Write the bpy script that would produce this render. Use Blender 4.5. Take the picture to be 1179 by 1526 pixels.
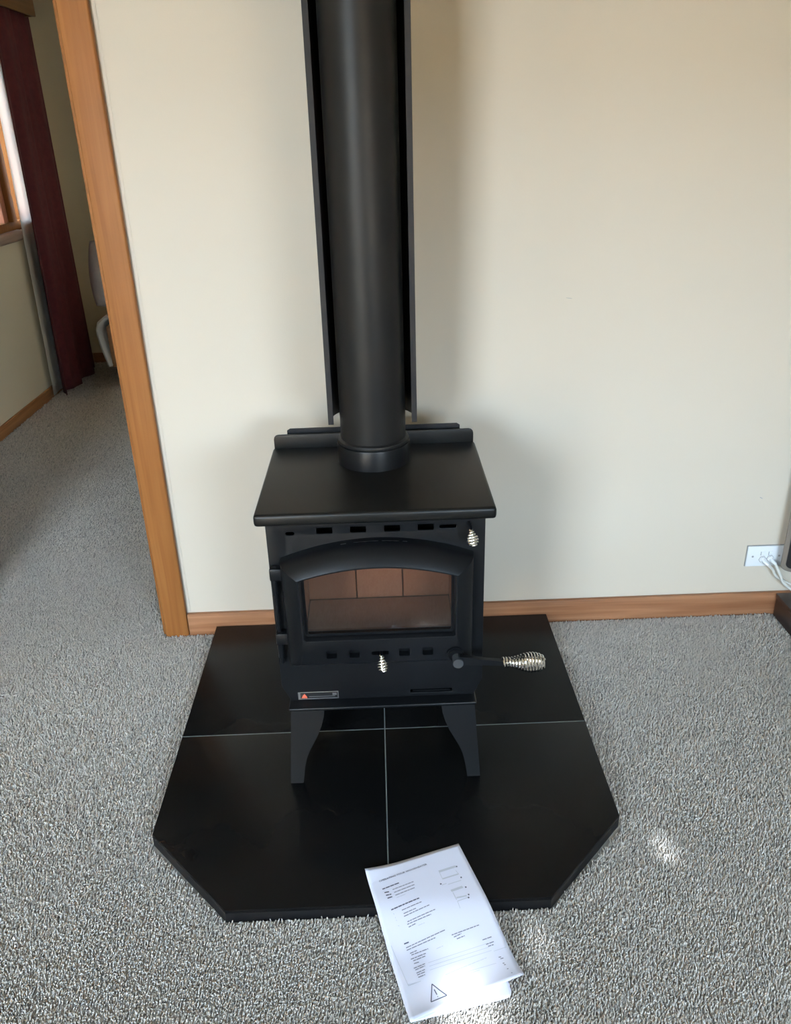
import bpy, bmesh, math, random
import numpy as np
from mathutils import Vector, Matrix

C = bpy.context.scene.collection
SC = bpy.context.scene
for o in list(bpy.data.objects):
    bpy.data.objects.remove(o)
random.seed(7)
rng = np.random.default_rng(11)
R = math.radians

# ---------------------------------------------------------------- camera
CAMX, CAMY, CAMZ = 0.019, -2.249, 1.470
PITCH, YAW, ROLL, FPX = 0.441, -0.016, -0.029, 1204.43
def cam_axes():
    fwd = Vector((0, math.cos(PITCH), -math.sin(PITCH))); right = Vector((1, 0, 0)); up = right.cross(fwd)
    rz = Matrix.Rotation(YAW, 3, 'Z')
    fwd, right, up = rz @ fwd, rz @ right, rz @ up
    return (math.cos(ROLL)*right + math.sin(ROLL)*up, -math.sin(ROLL)*right + math.cos(ROLL)*up, fwd)
cam = bpy.data.cameras.new('camera'); cam_o = bpy.data.objects.new('camera', cam); C.objects.link(cam_o)
r_, u_, f_ = cam_axes()
cam_o.matrix_world = Matrix(((r_.x, u_.x, -f_.x, CAMX), (r_.y, u_.y, -f_.y, CAMY), (r_.z, u_.z, -f_.z, CAMZ), (0, 0, 0, 1)))
cam.sensor_fit = 'HORIZONTAL'; cam.sensor_width = 36.0; cam.lens = FPX/1179*36.0
cam.clip_start = 0.02; cam.clip_end = 200
SC.camera = cam_o

# ---------------------------------------------------------------- world, light, exposure
SC.view_settings.view_transform = 'Standard'; SC.view_settings.look = 'None'
SC.view_settings.gamma = 1.0; SC.view_settings.use_curve_mapping = False
SC.view_settings.exposure = -0.18
w = bpy.data.worlds.new('overcast sky'); SC.world = w; w.use_nodes = True
wn = w.node_tree.nodes; wn.clear()
bg = wn.new('ShaderNodeBackground'); wo = wn.new('ShaderNodeOutputWorld')
bg.inputs['Color'].default_value = (0.655, 0.825, 1.0, 1); bg.inputs['Strength'].default_value = 55.0
w.node_tree.links.new(bg.outputs[0], wo.inputs[0])
SC.cycles.max_bounces = 10; SC.cycles.diffuse_bounces = 6; SC.cycles.glossy_bounces = 4
SC.cycles.transparent_max_bounces = 12; SC.cycles.caustics_reflective = False; SC.cycles.caustics_refractive = False
SC.cycles.sample_clamp_indirect = 6.0

sun = bpy.data.lights.new('sun', 'SUN'); sun.energy = 120.0; sun.color = (1.0, 0.88, 0.72); sun.angle = R(0.6)
sun_o = bpy.data.objects.new('sun', sun); C.objects.link(sun_o); sun_o.rotation_euler = (R(-48), 0, R(-12))   # from beyond the bedroom, over the roof
def portal(name, loc, rot, sx, sy):
    l = bpy.data.lights.new(name, 'AREA'); l.shape = 'RECTANGLE'; l.size = sx; l.size_y = sy
    l.cycles.is_portal = True
    o = bpy.data.objects.new(name, l); C.objects.link(o); o.location = loc; o.rotation_euler = rot
# daylight comes in through glass doors and a window behind the camera, a side window and the bedroom window
GD = (-1.93, -0.88, 0.06, 2.37)          # glass doors in wall_front  x0 x1 z0 z1
RW = (0.55, 1.75, 0.85, 1.72)             # window in wall_front
LW = (-2.55, -2.15, 0.95, 2.08)           # window in wall_left y0 y1 z0 z1
RY = -3.50                               # inner face of wall_front
BW = (1.55, 2.97, 1.0, 2.1)              # bedroom window in wall_left
for nm_, w_ in (('glass_door_portal', GD), ('rear_window_portal', RW)):
    portal(nm_, ((w_[0]+w_[1])/2, RY-0.01, (w_[2]+w_[3])/2), (R(90), 0, 0), w_[1]-w_[0], w_[3]-w_[2])
portal('side_window_portal', (-2.17, (LW[0]+LW[1])/2, (LW[2]+LW[3])/2), (R(90), 0, R(-90)), LW[1]-LW[0], LW[3]-LW[2])
portal('bedroom_window_portal', (-2.17, (BW[0]+BW[1])/2, (BW[2]+BW[3])/2), (R(90), 0, R(-90)), BW[1]-BW[0], BW[3]-BW[2])

# narrow spot lamps added at the rear window for sun patches on carpet and paper
def sliver(name, src, dst, deg, power, blend=0.9, col=(0.86, 0.94, 1.0)):
    l = bpy.data.lights.new(name, 'SPOT'); l.energy = power; l.color = col; l.spot_size = R(deg); l.spot_blend = blend
    l.shadow_soft_size = 0.012
    o = bpy.data.objects.new(name, l); C.objects.link(o); o.location = src
    d = Vector(dst) - Vector(src); o.rotation_euler = d.to_track_quat('-Z', 'Y').to_euler()
sliver('sun_patch_spot', (0.95, RY+0.1, 1.95), (0.622, -0.950, 0.0), 1.35, 560, 1.0)
sliver('sun_patch_spot', (0.70, RY+0.1, 1.95), (0.300, -1.165, 0.0), 1.4, 220)
sliver('sun_patch_spot', (0.58, RY+0.1, 1.95), (0.140, -1.292, 0.0), 2.5, 950, 1.0)
sliver('sun_patch_spot', (0.55, RY+0.1, 1.95), (0.150, -1.272, 0.0), 4.0, 330, 1.0)

# ---------------------------------------------------------------- materials
def mat(name, col, rough=0.6, metal=0.0, spec=0.5, var=None, bump=None, coat=0.0):
    """var=(scale, colour2, detail) mixes a second colour by noise, bump=(scale, strength, distance)"""
    m = bpy.data.materials.new(name); m.use_nodes = True
    nt = m.node_tree; b = nt.nodes['Principled BSDF']
    b.inputs['Base Color'].default_value = (*col, 1); b.inputs['Roughness'].default_value = rough
    b.inputs['Metallic'].default_value = metal; b.inputs['Specular IOR Level'].default_value = spec
    b.inputs['Coat Weight'].default_value = coat
    tc = nt.nodes.new('ShaderNodeTexCoord')
    if var:
        n = nt.nodes.new('ShaderNodeTexNoise'); n.inputs['Scale'].default_value = var[0]; n.inputs['Detail'].default_value = var[2]
        nt.links.new(tc.outputs['Object'], n.inputs['Vector'])
        r = nt.nodes.new('ShaderNodeValToRGB'); r.color_ramp.elements[0].color = (*col, 1); r.color_ramp.elements[1].color = (*var[1], 1)
        r.color_ramp.elements[0].position = 0.35; r.color_ramp.elements[1].position = 0.68
        nt.links.new(n.outputs['Fac'], r.inputs[0]); nt.links.new(r.outputs[0], b.inputs['Base Color'])
    if bump:
        n = nt.nodes.new('ShaderNodeTexNoise'); n.inputs['Scale'].default_value = bump[0]; n.inputs['Detail'].default_value = 3
        nt.links.new(tc.outputs['Object'], n.inputs['Vector'])
        k = nt.nodes.new('ShaderNodeBump'); k.inputs['Strength'].default_value = bump[1]; k.inputs['Distance'].default_value = bump[2]
        nt.links.new(n.outputs['Fac'], k.inputs['Height']); nt.links.new(k.outputs[0], b.inputs['Normal'])
    return m

def wood(name, c1, c2, axis, rough=0.42, fine=60.0, spec=0.3):
    m = bpy.data.materials.new(name); m.use_nodes = True; nt = m.node_tree; b = nt.nodes['Principled BSDF']
    b.inputs['Roughness'].default_value = rough; b.inputs['Specular IOR Level'].default_value = spec
    tc = nt.nodes.new('ShaderNodeTexCoord'); mp = nt.nodes.new('ShaderNodeMapping')
    s = [fine, fine, fine]; s[axis] = fine*0.035
    mp.inputs['Scale'].default_value = s
    nt.links.new(tc.outputs['Object'], mp.inputs['Vector'])
    n = nt.nodes.new('ShaderNodeTexNoise'); n.inputs['Scale'].default_value = 1.0; n.inputs['Detail'].default_value = 5
    n.inputs['Distortion'].default_value = 0.6
    nt.links.new(mp.outputs[0], n.inputs['Vector'])
    r = nt.nodes.new('ShaderNodeValToRGB'); r.color_ramp.elements[0].color = (*c1, 1); r.color_ramp.elements[1].color = (*c2, 1)
    r.color_ramp.elements[0].position = 0.32; r.color_ramp.elements[1].position = 0.7
    nt.links.new(n.outputs['Fac'], r.inputs[0]); nt.links.new(r.outputs[0], b.inputs['Base Color'])
    k = nt.nodes.new('ShaderNodeBump'); k.inputs['Strength'].default_value = 0.15; k.inputs['Distance'].default_value = 0.001
    nt.links.new(n.outputs['Fac'], k.inputs['Height']); nt.links.new(k.outputs[0], b.inputs['Normal'])
    return m

M = {}
M['wall'] = mat('cream_wall_paint', (0.62, 0.557, 0.465), 0.7, bump=(260, 0.12, 0.001))
M['bedroom_wall'] = mat('bedroom_wall_paint', (0.72, 0.64, 0.48), 0.75, bump=(260, 0.1, 0.001))
M['ceiling'] = mat('ceiling_paint', (0.72, 0.66, 0.54), 0.8, bump=(180, 0.1, 0.001))
M['carpet_back'] = mat('carpet_backing', (0.45, 0.44, 0.42), 0.95)
M['trim'] = wood('varnished_timber', (0.225, 0.084, 0.022), (0.30, 0.125, 0.037), 2, 0.5, spec=0.2)
M['base'] = wood('varnished_skirting', (0.25, 0.108, 0.050), (0.40, 0.20, 0.105), 0)
M['base_y'] = wood('varnished_skirting_side', (0.30, 0.13, 0.045), (0.45, 0.22, 0.085), 1)
M['sash'] = wood('red_timber_sash', (0.42, 0.15, 0.09), (0.55, 0.24, 0.15), 2)
M['sill'] = wood('glare_tinted_sill', (0.34, 0.24, 0.19), (0.45, 0.33, 0.27), 1)  # timber colour paled to paint in glare along the sill
M['pelmet'] = wood('pelmet_timber', (0.16, 0.075, 0.028), (0.24, 0.12, 0.045), 1)
M['iron'] = mat('black_stove_paint', (0.0045, 0.005, 0.006), 0.36, spec=0.22, bump=(900, 0.12, 0.0006))
M['bolt'] = mat('reflection_grey_bolt', (0.035, 0.038, 0.042), 0.45, spec=0.4)  # base colour lightened to stand in for reflection on the bolt face
M['iron_top'] = mat('black_stove_paint_top', (0.005, 0.005, 0.0045), 0.40, spec=0.25, bump=(900, 0.12, 0.0006))
M['flue'] = mat('black_flue_enamel', (0.010, 0.010, 0.010), 0.42, spec=0.20, bump=(500, 0.05, 0.0004))
M['shield'] = mat('matt_black_shield', (0.018, 0.017, 0.018), 0.55, spec=0.2)
M['dark'] = mat('interior_black', (0.004, 0.004, 0.004), 0.9, spec=0.05)  # near-black put in for shade behind air slots and bricks
M['tile'] = mat('black_hearth_tile', (0.004, 0.0042, 0.0045), 0.26, spec=0.13, var=(6, (0.006, 0.006, 0.006), 4), bump=(400, 0.08, 0.0004))
M['tile_edge'] = mat('black_hearth_edge', (0.006, 0.006, 0.007), 0.4)
M['grout'] = mat('grey_grout', (0.15, 0.17, 0.17), 0.8)
M['chrome'] = mat('chrome_wire', (0.90, 0.88, 0.85), 0.13, metal=1.0)
M['steel'] = mat('bare_steel', (0.55, 0.55, 0.56), 0.3, metal=1.0)
M['brick'] = mat('firebrick_clay', (0.36, 0.165, 0.09), 0.9, var=(14, (0.31, 0.14, 0.077), 5), bump=(220, 0.2, 0.001))
M['paper'] = mat('white_paper', (0.75, 0.77, 0.91), 0.5, spec=0.4)
M['ink'] = mat('grey_ink', (0.24, 0.25, 0.33), 0.6)
M['ink_dark'] = mat('dark_ink', (0.10, 0.11, 0.17), 0.6)
M['ink_soft'] = mat('faint_ink', (0.55, 0.58, 0.67), 0.6)
M['white_plastic'] = mat('white_plastic', (0.80, 0.83, 0.86), 0.3)
M['socket_gap'] = mat('socket_shadow_gap', (0.33, 0.34, 0.35), 0.6)
M['cord'] = mat('white_cord', (0.78, 0.77, 0.72), 0.4)
M['curtain'] = mat('burgundy_curtain', (0.115, 0.018, 0.022), 0.85, var=(30, (0.085, 0.013, 0.018), 3), bump=(600, 0.2, 0.001))
M['bed_wood'] = wood('bed_timber', (0.28, 0.15, 0.08), (0.36, 0.20, 0.11), 0)
M['quilt'] = mat('white_quilt', (0.74, 0.76, 0.78), 0.9, bump=(90, 0.5, 0.004))
M['pillow'] = mat('lilac_white_pillow', (0.66, 0.63, 0.68), 0.9, bump=(45, 0.5, 0.006))
M['bench'] = mat('dark_brown_gloss', (0.035, 0.020, 0.018), 0.3)
M['bezel'] = mat('champagne_bezel', (0.21, 0.18, 0.15), 0.45)
M['bezel_dark'] = mat('dark_inner_bezel', (0.02, 0.019, 0.02), 0.3)
M['screen'] = mat('dark_grey_screen', (0.045, 0.045, 0.046), 0.25)
M['badge'] = mat('badge_black', (0.012, 0.012, 0.013), 0.3)
M['badge_red'] = mat('badge_red', (0.62, 0.13, 0.07), 0.4)
M['paving'] = mat('pale_paving', (0.46, 0.38, 0.28), 0.9, var=(3, (0.38, 0.32, 0.24), 4))
M['outside_timber'] = wood('fence_timber', (0.42, 0.33, 0.23), (0.52, 0.42, 0.31), 2)
M['outside'] = mat('red_brick_outside', (0.50, 0.25, 0.20), 0.9)

def translucent(name, col, amt):
    m = bpy.data.materials.new(name); m.use_nodes = True; nt = m.node_tree; nt.nodes.clear()
    d = nt.nodes.new('ShaderNodeBsdfDiffuse'); t = nt.nodes.new('ShaderNodeBsdfTranslucent'); x = nt.nodes.new('ShaderNodeMixShader'); o = nt.nodes.new('ShaderNodeOutputMaterial')
    d.inputs[0].default_value = (*col, 1); t.inputs[0].default_value = (*col, 1); x.inputs[0].default_value = amt
    nt.links.new(d.outputs[0], x.inputs[1]); nt.links.new(t.outputs[0], x.inputs[2]); nt.links.new(x.outputs[0], o.inputs[0])
    return m
M['lining'] = translucent('white_curtain_lining', (0.88, 0.88, 0.86), 0.6)

def glass(name, tint, refl=1.0, rough=0.0, ior=1.5):
    m = bpy.data.materials.new(name); m.use_nodes = True; nt = m.node_tree; nt.nodes.clear()
    t = nt.nodes.new('ShaderNodeBsdfTransparent'); g = nt.nodes.new('ShaderNodeBsdfGlossy'); x = nt.nodes.new('ShaderNodeMixShader'); o = nt.nodes.new('ShaderNodeOutputMaterial')
    f = nt.nodes.new('ShaderNodeFresnel'); f.inputs[0].default_value = ior
    t.inputs[0].default_value = (*tint, 1); g.inputs['Roughness'].default_value = rough; g.inputs[0].default_value = (refl, refl, refl, 1)
    nt.links.new(f.outputs[0], x.inputs[0]); nt.links.new(t.outputs[0], x.inputs[1]); nt.links.new(g.outputs[0], x.inputs[2]); nt.links.new(x.outputs[0], o.inputs[0])
    return m
M['stove_glass'] = glass('stove_glass', (0.86, 0.82, 0.80), 1.0, 0.02, 1.75)
M['pane'] = glass('window_glass', (0.96, 0.97, 0.97))

def carpet_mat():
    m = bpy.data.materials.new('grey_twist_carpet'); m.use_nodes = True; nt = m.node_tree; b = nt.nodes['Principled BSDF']
    b.inputs['Roughness'].default_value = 0.95; b.inputs['Specular IOR Level'].default_value = 0.15
    a = nt.nodes.new('ShaderNodeAttribute'); a.attribute_name = 'fleck'
    r = nt.nodes.new('ShaderNodeValToRGB'); e = r.color_ramp.elements
    e[0].position = 0.0; e[0].color = (0.42, 0.40, 0.38, 1)
    e[1].position = 1.0; e[1].color = (0.86, 0.81, 0.755, 1)
    k = e.new(0.18); k.color = (0.64, 0.60, 0.56, 1)
    k = e.new(0.6); k.color = (0.745, 0.70, 0.655, 1)
    nt.links.new(a.outputs['Fac'], r.inputs[0]); nt.links.new(r.outputs[0], b.inputs['Base Color'])
    return m
M['carpet'] = carpet_mat()

# ---------------------------------------------------------------- mesh helpers
def link(name, me, material, parent=None, smooth=35):
    if material is not None:
        me.materials.clear(); me.materials.append(M[material])
    if smooth:
        me.shade_smooth(); me.set_sharp_from_angle(angle=R(smooth))
    o = bpy.data.objects.new(name, me); C.objects.link(o)
    if parent is not None:
        o.parent = parent
        p = parent; off = Vector((0, 0, 0))
        while p is not None and p.type == 'EMPTY':
            off += p.location; p = p.parent
        if parent.type == 'EMPTY':
            o.location = -off
    return o
def fin(bm, name, material, parent=None, smooth=35):
    bmesh.ops.recalc_face_normals(bm, faces=bm.faces)
    me = bpy.data.meshes.new(name); bm.to_mesh(me); bm.free()
    return link(name, me, material, parent, smooth)
def thing(name, label, cat, loc, group=None):
    o = bpy.data.objects.new(name, None); C.objects.link(o); o.location = loc; o.empty_display_size = 0.05
    o['label'] = label; o['category'] = cat
    if group: o['group'] = group
    return o
def tag(o, label, cat, group=None):
    o['label'] = label; o['category'] = cat
    if group: o['group'] = group
    return o
def structure(o):
    o['kind'] = 'structure'; return o
def add_box(bm, x0, x1, y0, y1, z0, z1, bevel=0.0, seg=2):
    v = [bm.verts.new(p) for p in ((x0,y0,z0),(x1,y0,z0),(x1,y1,z0),(x0,y1,z0),(x0,y0,z1),(x1,y0,z1),(x1,y1,z1),(x0,y1,z1))]
    fs = [bm.faces.new([v[i] for i in q]) for q in ((0,3,2,1),(4,5,6,7),(0,1,5,4),(1,2,6,5),(2,3,7,6),(3,0,4,7))]
    if bevel:
        es = list({e for f in fs for e in f.edges})
        bmesh.ops.bevel(bm, geom=es, offset=bevel, segments=seg, profile=0.5, affect='EDGES')
def box(name, m, x0, x1, y0, y1, z0, z1, parent=None, bevel=0.0, seg=2):
    bm = bmesh.new(); add_box(bm, x0, x1, y0, y1, z0, z1, bevel, seg)
    return fin(bm, name, m, parent)
def add_prism(bm, pts, z0, z1, bevel=0.0, seg=2):
    """polygon in XY extruded in z"""
    lo = [bm.verts.new((x, y, z0)) for x, y in pts]; hi = [bm.verts.new((x, y, z1)) for x, y in pts]
    n = len(pts); fs = [bm.faces.new(hi), bm.faces.new(lo[::-1])]
    for i in range(n): fs.append(bm.faces.new((lo[i], lo[(i+1) % n], hi[(i+1) % n], hi[i])))
    if bevel:
        bmesh.ops.bevel(bm, geom=list(fs[0].edges), offset=bevel, segments=seg, profile=0.5, affect='EDGES')
def add_tube(bm, pts, rad, sides=10, cap=True):
    pts = [Vector(p) for p in pts]; n = len(pts)
    rad = rad if isinstance(rad, (list, tuple)) else [rad]*n
    prev = None; rings = []
    for i, p in enumerate(pts):
        t = (pts[min(i+1, n-1)] - pts[max(i-1, 0)]).normalized()
        if prev is None:
            a = t.orthogonal().normalized()
        else:
            a = (prev - t*prev.dot(t)).normalized()
        prev = a; b = t.cross(a)
        rings.append([bm.verts.new(p + rad[i]*(math.cos(2*math.pi*k/sides)*a + math.sin(2*math.pi*k/sides)*b)) for k in range(sides)])
    for i in range(n-1):
        for k in range(sides):
            bm.faces.new((rings[i][k], rings[i][(k+1) % sides], rings[i+1][(k+1) % sides], rings[i+1][k]))
    if cap:
        bm.faces.new(rings[0][::-1]); bm.faces.new(rings[-1])
def tube(name, m, pts, rad, parent=None, sides=10):
    bm = bmesh.new(); add_tube(bm, pts, rad, sides); return fin(bm, name, m, parent, 50)
def add_lathe(bm, prof, cx, cy, seg=64, a0=0.0, a1=2*math.pi):
    """prof: list of (radius, z); axis vertical"""
    full = abs(a1 - a0 - 2*math.pi) < 1e-6
    n = seg if full else seg + 1
    rings = [[bm.verts.new((cx + r*math.cos(a0+(a1-a0)*k/seg), cy + r*math.sin(a0+(a1-a0)*k/seg), z)) for k in range(n)] for r, z in prof]
    for i in range(len(prof)-1):
        for k in range(seg if not full else n):
            k2 = (k+1) % n
            bm.faces.new((rings[i][k], rings[i][k2], rings[i+1][k2], rings[i+1][k]))
    return rings
def add_loft(bm, loops, close_ends=True):
    rings = [[bm.verts.new(p) for p in lp] for lp in loops]; n = len(rings[0])
    for i in range(len(rings)-1):
        for k in range(n):
            bm.faces.new((rings[i][k], rings[i][(k+1) % n], rings[i+1][(k+1) % n], rings[i+1][k]))
    if close_ends:
        bm.faces.new(rings[0][::-1]); bm.faces.new(rings[-1])
    return rings
def rrect(x0, x1, z0, z1, r, n=5):
    out = []
    for cx, cz, a in ((x1-r, z0+r, -90), (x1-r, z1-r, 0), (x0+r, z1-r, 90), (x0+r, z0+r, 180)):
        for k in range(n+1):
            t = R(a + 90*k/n); out.append((cx + r*math.cos(t), cz + r*math.sin(t)))
    return out
def plate(name, m, loops, y0, y1, parent=None, bevel=0.0, axis='XZ'):
    """flat plate with holes: the first loop is the outline, the others holes; lies in XZ (front at y0) or YZ (front at x=y0)"""
    cu = bpy.data.curves.new('plate', 'CURVE'); cu.dimensions = '2D'; cu.fill_mode = 'BOTH'
    cu.extrude = abs(y1-y0)/2 - bevel; cu.bevel_depth = bevel; cu.bevel_resolution = 2; cu.offset = -bevel
    for lp in loops:
        s = cu.splines.new('POLY'); s.points.add(len(lp)-1); s.use_cyclic_u = True
        for p, (x, z) in zip(s.points, lp): p.co = (x, z, 0, 1)
    o = bpy.data.objects.new('plate', cu); C.objects.link(o)
    dg = bpy.context.evaluated_depsgraph_get()
    me = bpy.data.meshes.new_from_object(o.evaluated_get(dg)); bpy.data.objects.remove(o); bpy.data.curves.remove(cu)
    yc = (y0+y1)/2
    for v in me.vertices:
        x, z, d = v.co
        v.co = (x, yc - d, z) if axis == 'XZ' else (yc + d, x, z)
    me.name = name
    bm = bmesh.new(); bm.from_mesh(me); bmesh.ops.remove_doubles(bm, verts=bm.verts, dist=1e-5); bmesh.ops.recalc_face_normals(bm, faces=bm.faces); bm.to_mesh(me); bm.free()
    return link(name, me, m, parent)
def copy_tree(o, parent=None, **kw):
    c = o.copy(); C.objects.link(c)
    if parent is not None: c.parent = parent
    for ch in list(o.children): copy_tree(ch, c)
    for k, v in kw.items(): c[k] = v
    return c

# ================================================================ the setting
FZ = -0.006                                 # carpet backing; the pile reaches about z = 0
DX0, DX1, DH = -1.42, -0.70, 2.06           # doorway in wall_back
bm = bmesh.new(); add_box(bm, -2.16, 2.35, RY-0.1, 3.75, FZ-0.05, FZ); floor = structure(fin(bm, 'floor', 'carpet_back'))
structure(box('ceiling', 'ceiling', -2.2, 2.35, RY-0.1, 3.75, 2.42, 2.50))
bm = bmesh.new()
add_box(bm, -2.06, DX0, 0, 0.1, FZ, 2.42); add_box(bm, DX1, 2.25, 0, 0.1, FZ, 2.42); add_box(bm, DX0, DX1, 0, 0.1, DH, 2.42)
wall_back = structure(fin(bm, 'wall_back', 'wall'))
def wall_hole(name, m, a0, a1, holes, at, axis):
    loops = [[(a0, FZ), (a1, FZ), (a1, 2.42), (a0, 2.42)]] + [[(h[0], h[2]), (h[1], h[2]), (h[1], h[3]), (h[0], h[3])] for h in holes]
    return structure(plate(name, m, loops, at[0], at[1], None, 0.0, axis))
wall_hole('wall_left', 'bedroom_wall', RY-0.1, 3.75, [LW, BW], (-2.16, -2.06), 'YZ')
wall_hole('wall_front', 'wall', -2.06, 2.25, [GD, RW], (RY-0.1, RY), 'XZ')
structure(box('wall_right', 'wall', 2.25, 2.35, RY-0.1, 3.75, FZ, 2.42))
structure(box('wall_far', 'bedroom_wall', -2.06, 2.25, 3.62, 3.72, FZ, 2.42))
structure(box('baseboard_back', 'base', DX1+0.072, 2.25, -0.016, 0.0, FZ, 0.076, None, 0.003))
structure(box('baseboard_left', 'base_y', -2.06, -2.045, 0.1, 3.62, FZ, 0.066, None, 0.003))
structure(box('baseboard_far', 'base', -2.045, 2.25, 3.605, 3.62, FZ, 0.066, None, 0.003))
# doorway timber: two architraves, head, jamb lining
structure(box('trim_1', 'trim', DX1-0.004, DX1+0.071, -0.020, 0.0, FZ, DH+0.07, None, 0.004, 3))
structure(box('trim_2', 'trim', DX0-0.071, DX0+0.004, -0.020, 0.0, FZ, DH+0.07, None, 0.004, 3))
structure(box('trim_3', 'trim', DX0+0.004, DX1-0.004, -0.020, 0.0, DH-0.004, DH+0.07, None, 0.004, 3))
structure(box('trim_4', 'trim', DX1-0.016, DX1, 0.0, 0.1, FZ, DH, None, 0.002))
structure(box('trim_5', 'trim', DX0, DX0+0.016, 0.0, 0.1, FZ, DH, None, 0.002))
structure(box('trim_6', 'wall', DX1+0.0715, DX1+0.0835, -0.0010, 0.0, 0.077, DH+0.07, None, 0.0004))   # cream bead beside the architrave
# scuffs on the cream wall
def scuff(x, z, l, ang, wd=0.0022):
    bm = bmesh.new(); ca, sa = math.cos(R(ang)), math.sin(R(ang))
    vs = [bm.verts.new((x+ca*a-sa*b, -0.0004, z+sa*a+ca*b)) for a, b in ((-l/2, 0), (-l/4, -wd/2), (l/3, -wd/2), (l/2, 0), (l/4, wd/2), (-l/3, wd/2))]
    bm.faces.new(vs); fin(bm, 'scuff_mark', 'socket_gap', wall_back)
scuff(1.188, 0.412, 0.012, -28)
scuff(0.55, 1.04, 0.020, -8, 0.0012)
# paving outdoors and a brick wall past the bedroom window
structure(box('ground', 'paving', -14, 14, -16, 10, -0.35, -0.25))
structure(box('eave', 'pelmet', -4, 4, RY-1.15, RY-0.101, 2.62, 2.68))  # unseen; sized to keep steep sky off the near floor
structure(box('added_fence', 'outside_timber', -12, 12, -9.6, -9.5, -0.25, 1.75))  # unseen, added to cut low sky and bounce warm light
structure(box('outside_wall', 'outside', -8.2, -8.0, 2.0, 14, -0.25, 1.7))

# windows (frames are real geometry; the bedroom one is in view)
def window_frame(nm, a0, a1, z0, z1, place, mull, mats, pane_depth):
    root = bpy.data.objects.new(nm, None); C.objects.link(root); root['kind'] = 'structure'; root.location = place(0.5*(a0+a1), 0, z0)
    def bar(name, m, p0, p1, q0, q1, d0, d1, bev=0.004):
        A = place(p0, d0, q0); B = place(p1, d1, q1)
        return box(name, m, min(A[0], B[0]), max(A[0], B[0]), min(A[1], B[1]), max(A[1], B[1]), q0, q1, root, bev)
    fw = 0.05
    bar('frame_bar', mats[0], a0, a0+fw, z0, z1, 0, 0.1); bar('frame_bar', mats[0], a1-fw, a1, z0, z1, 0, 0.1)
    bar('frame_bar', mats[0], a0+fw, a1-fw, z0, z0+fw, 0, 0.1); bar('frame_bar', mats[0], a0+fw, a1-fw, z1-fw, z1, 0, 0.1)
    for p0, p1, mm, d0, d1 in mull: bar('mullion', mm, p0, p1, z0+fw, z1-fw, d0, d1)
    bar('pane', 'pane', a0+fw, a1-fw, z0+fw, z1-fw, pane_depth, pane_depth+0.004, 0)
    return root
left_place = lambda a, d, z: (-2.16 + d, a, z)
front_place = lambda a, d, z: (a, RY - 0.1 + d, z)
win = window_frame('window_1', BW[0], BW[1], BW[2], BW[3], left_place, [(2.715, 2.775, 'trim', 0.02, 0.115), (2.655, 2.713, 'sash', 0.03, 0.09)], ('trim',), 0.04)
box('window_sill', 'sill', -2.16, -2.034, BW[0]-0.06, 2.800, BW[2]-0.055, BW[2]+0.006, win, 0.018, 4)
window_frame('window_2', LW[0], LW[1], LW[2], LW[3], left_place, [], ('trim',), 0.04)
window_frame('window_3', GD[0], GD[1], GD[2], GD[3], front_place, [], ('trim',), 0.04)
window_frame('window_4', RW[0], RW[1], RW[2], RW[3], front_place, [], ('trim',), 0.04)

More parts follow.
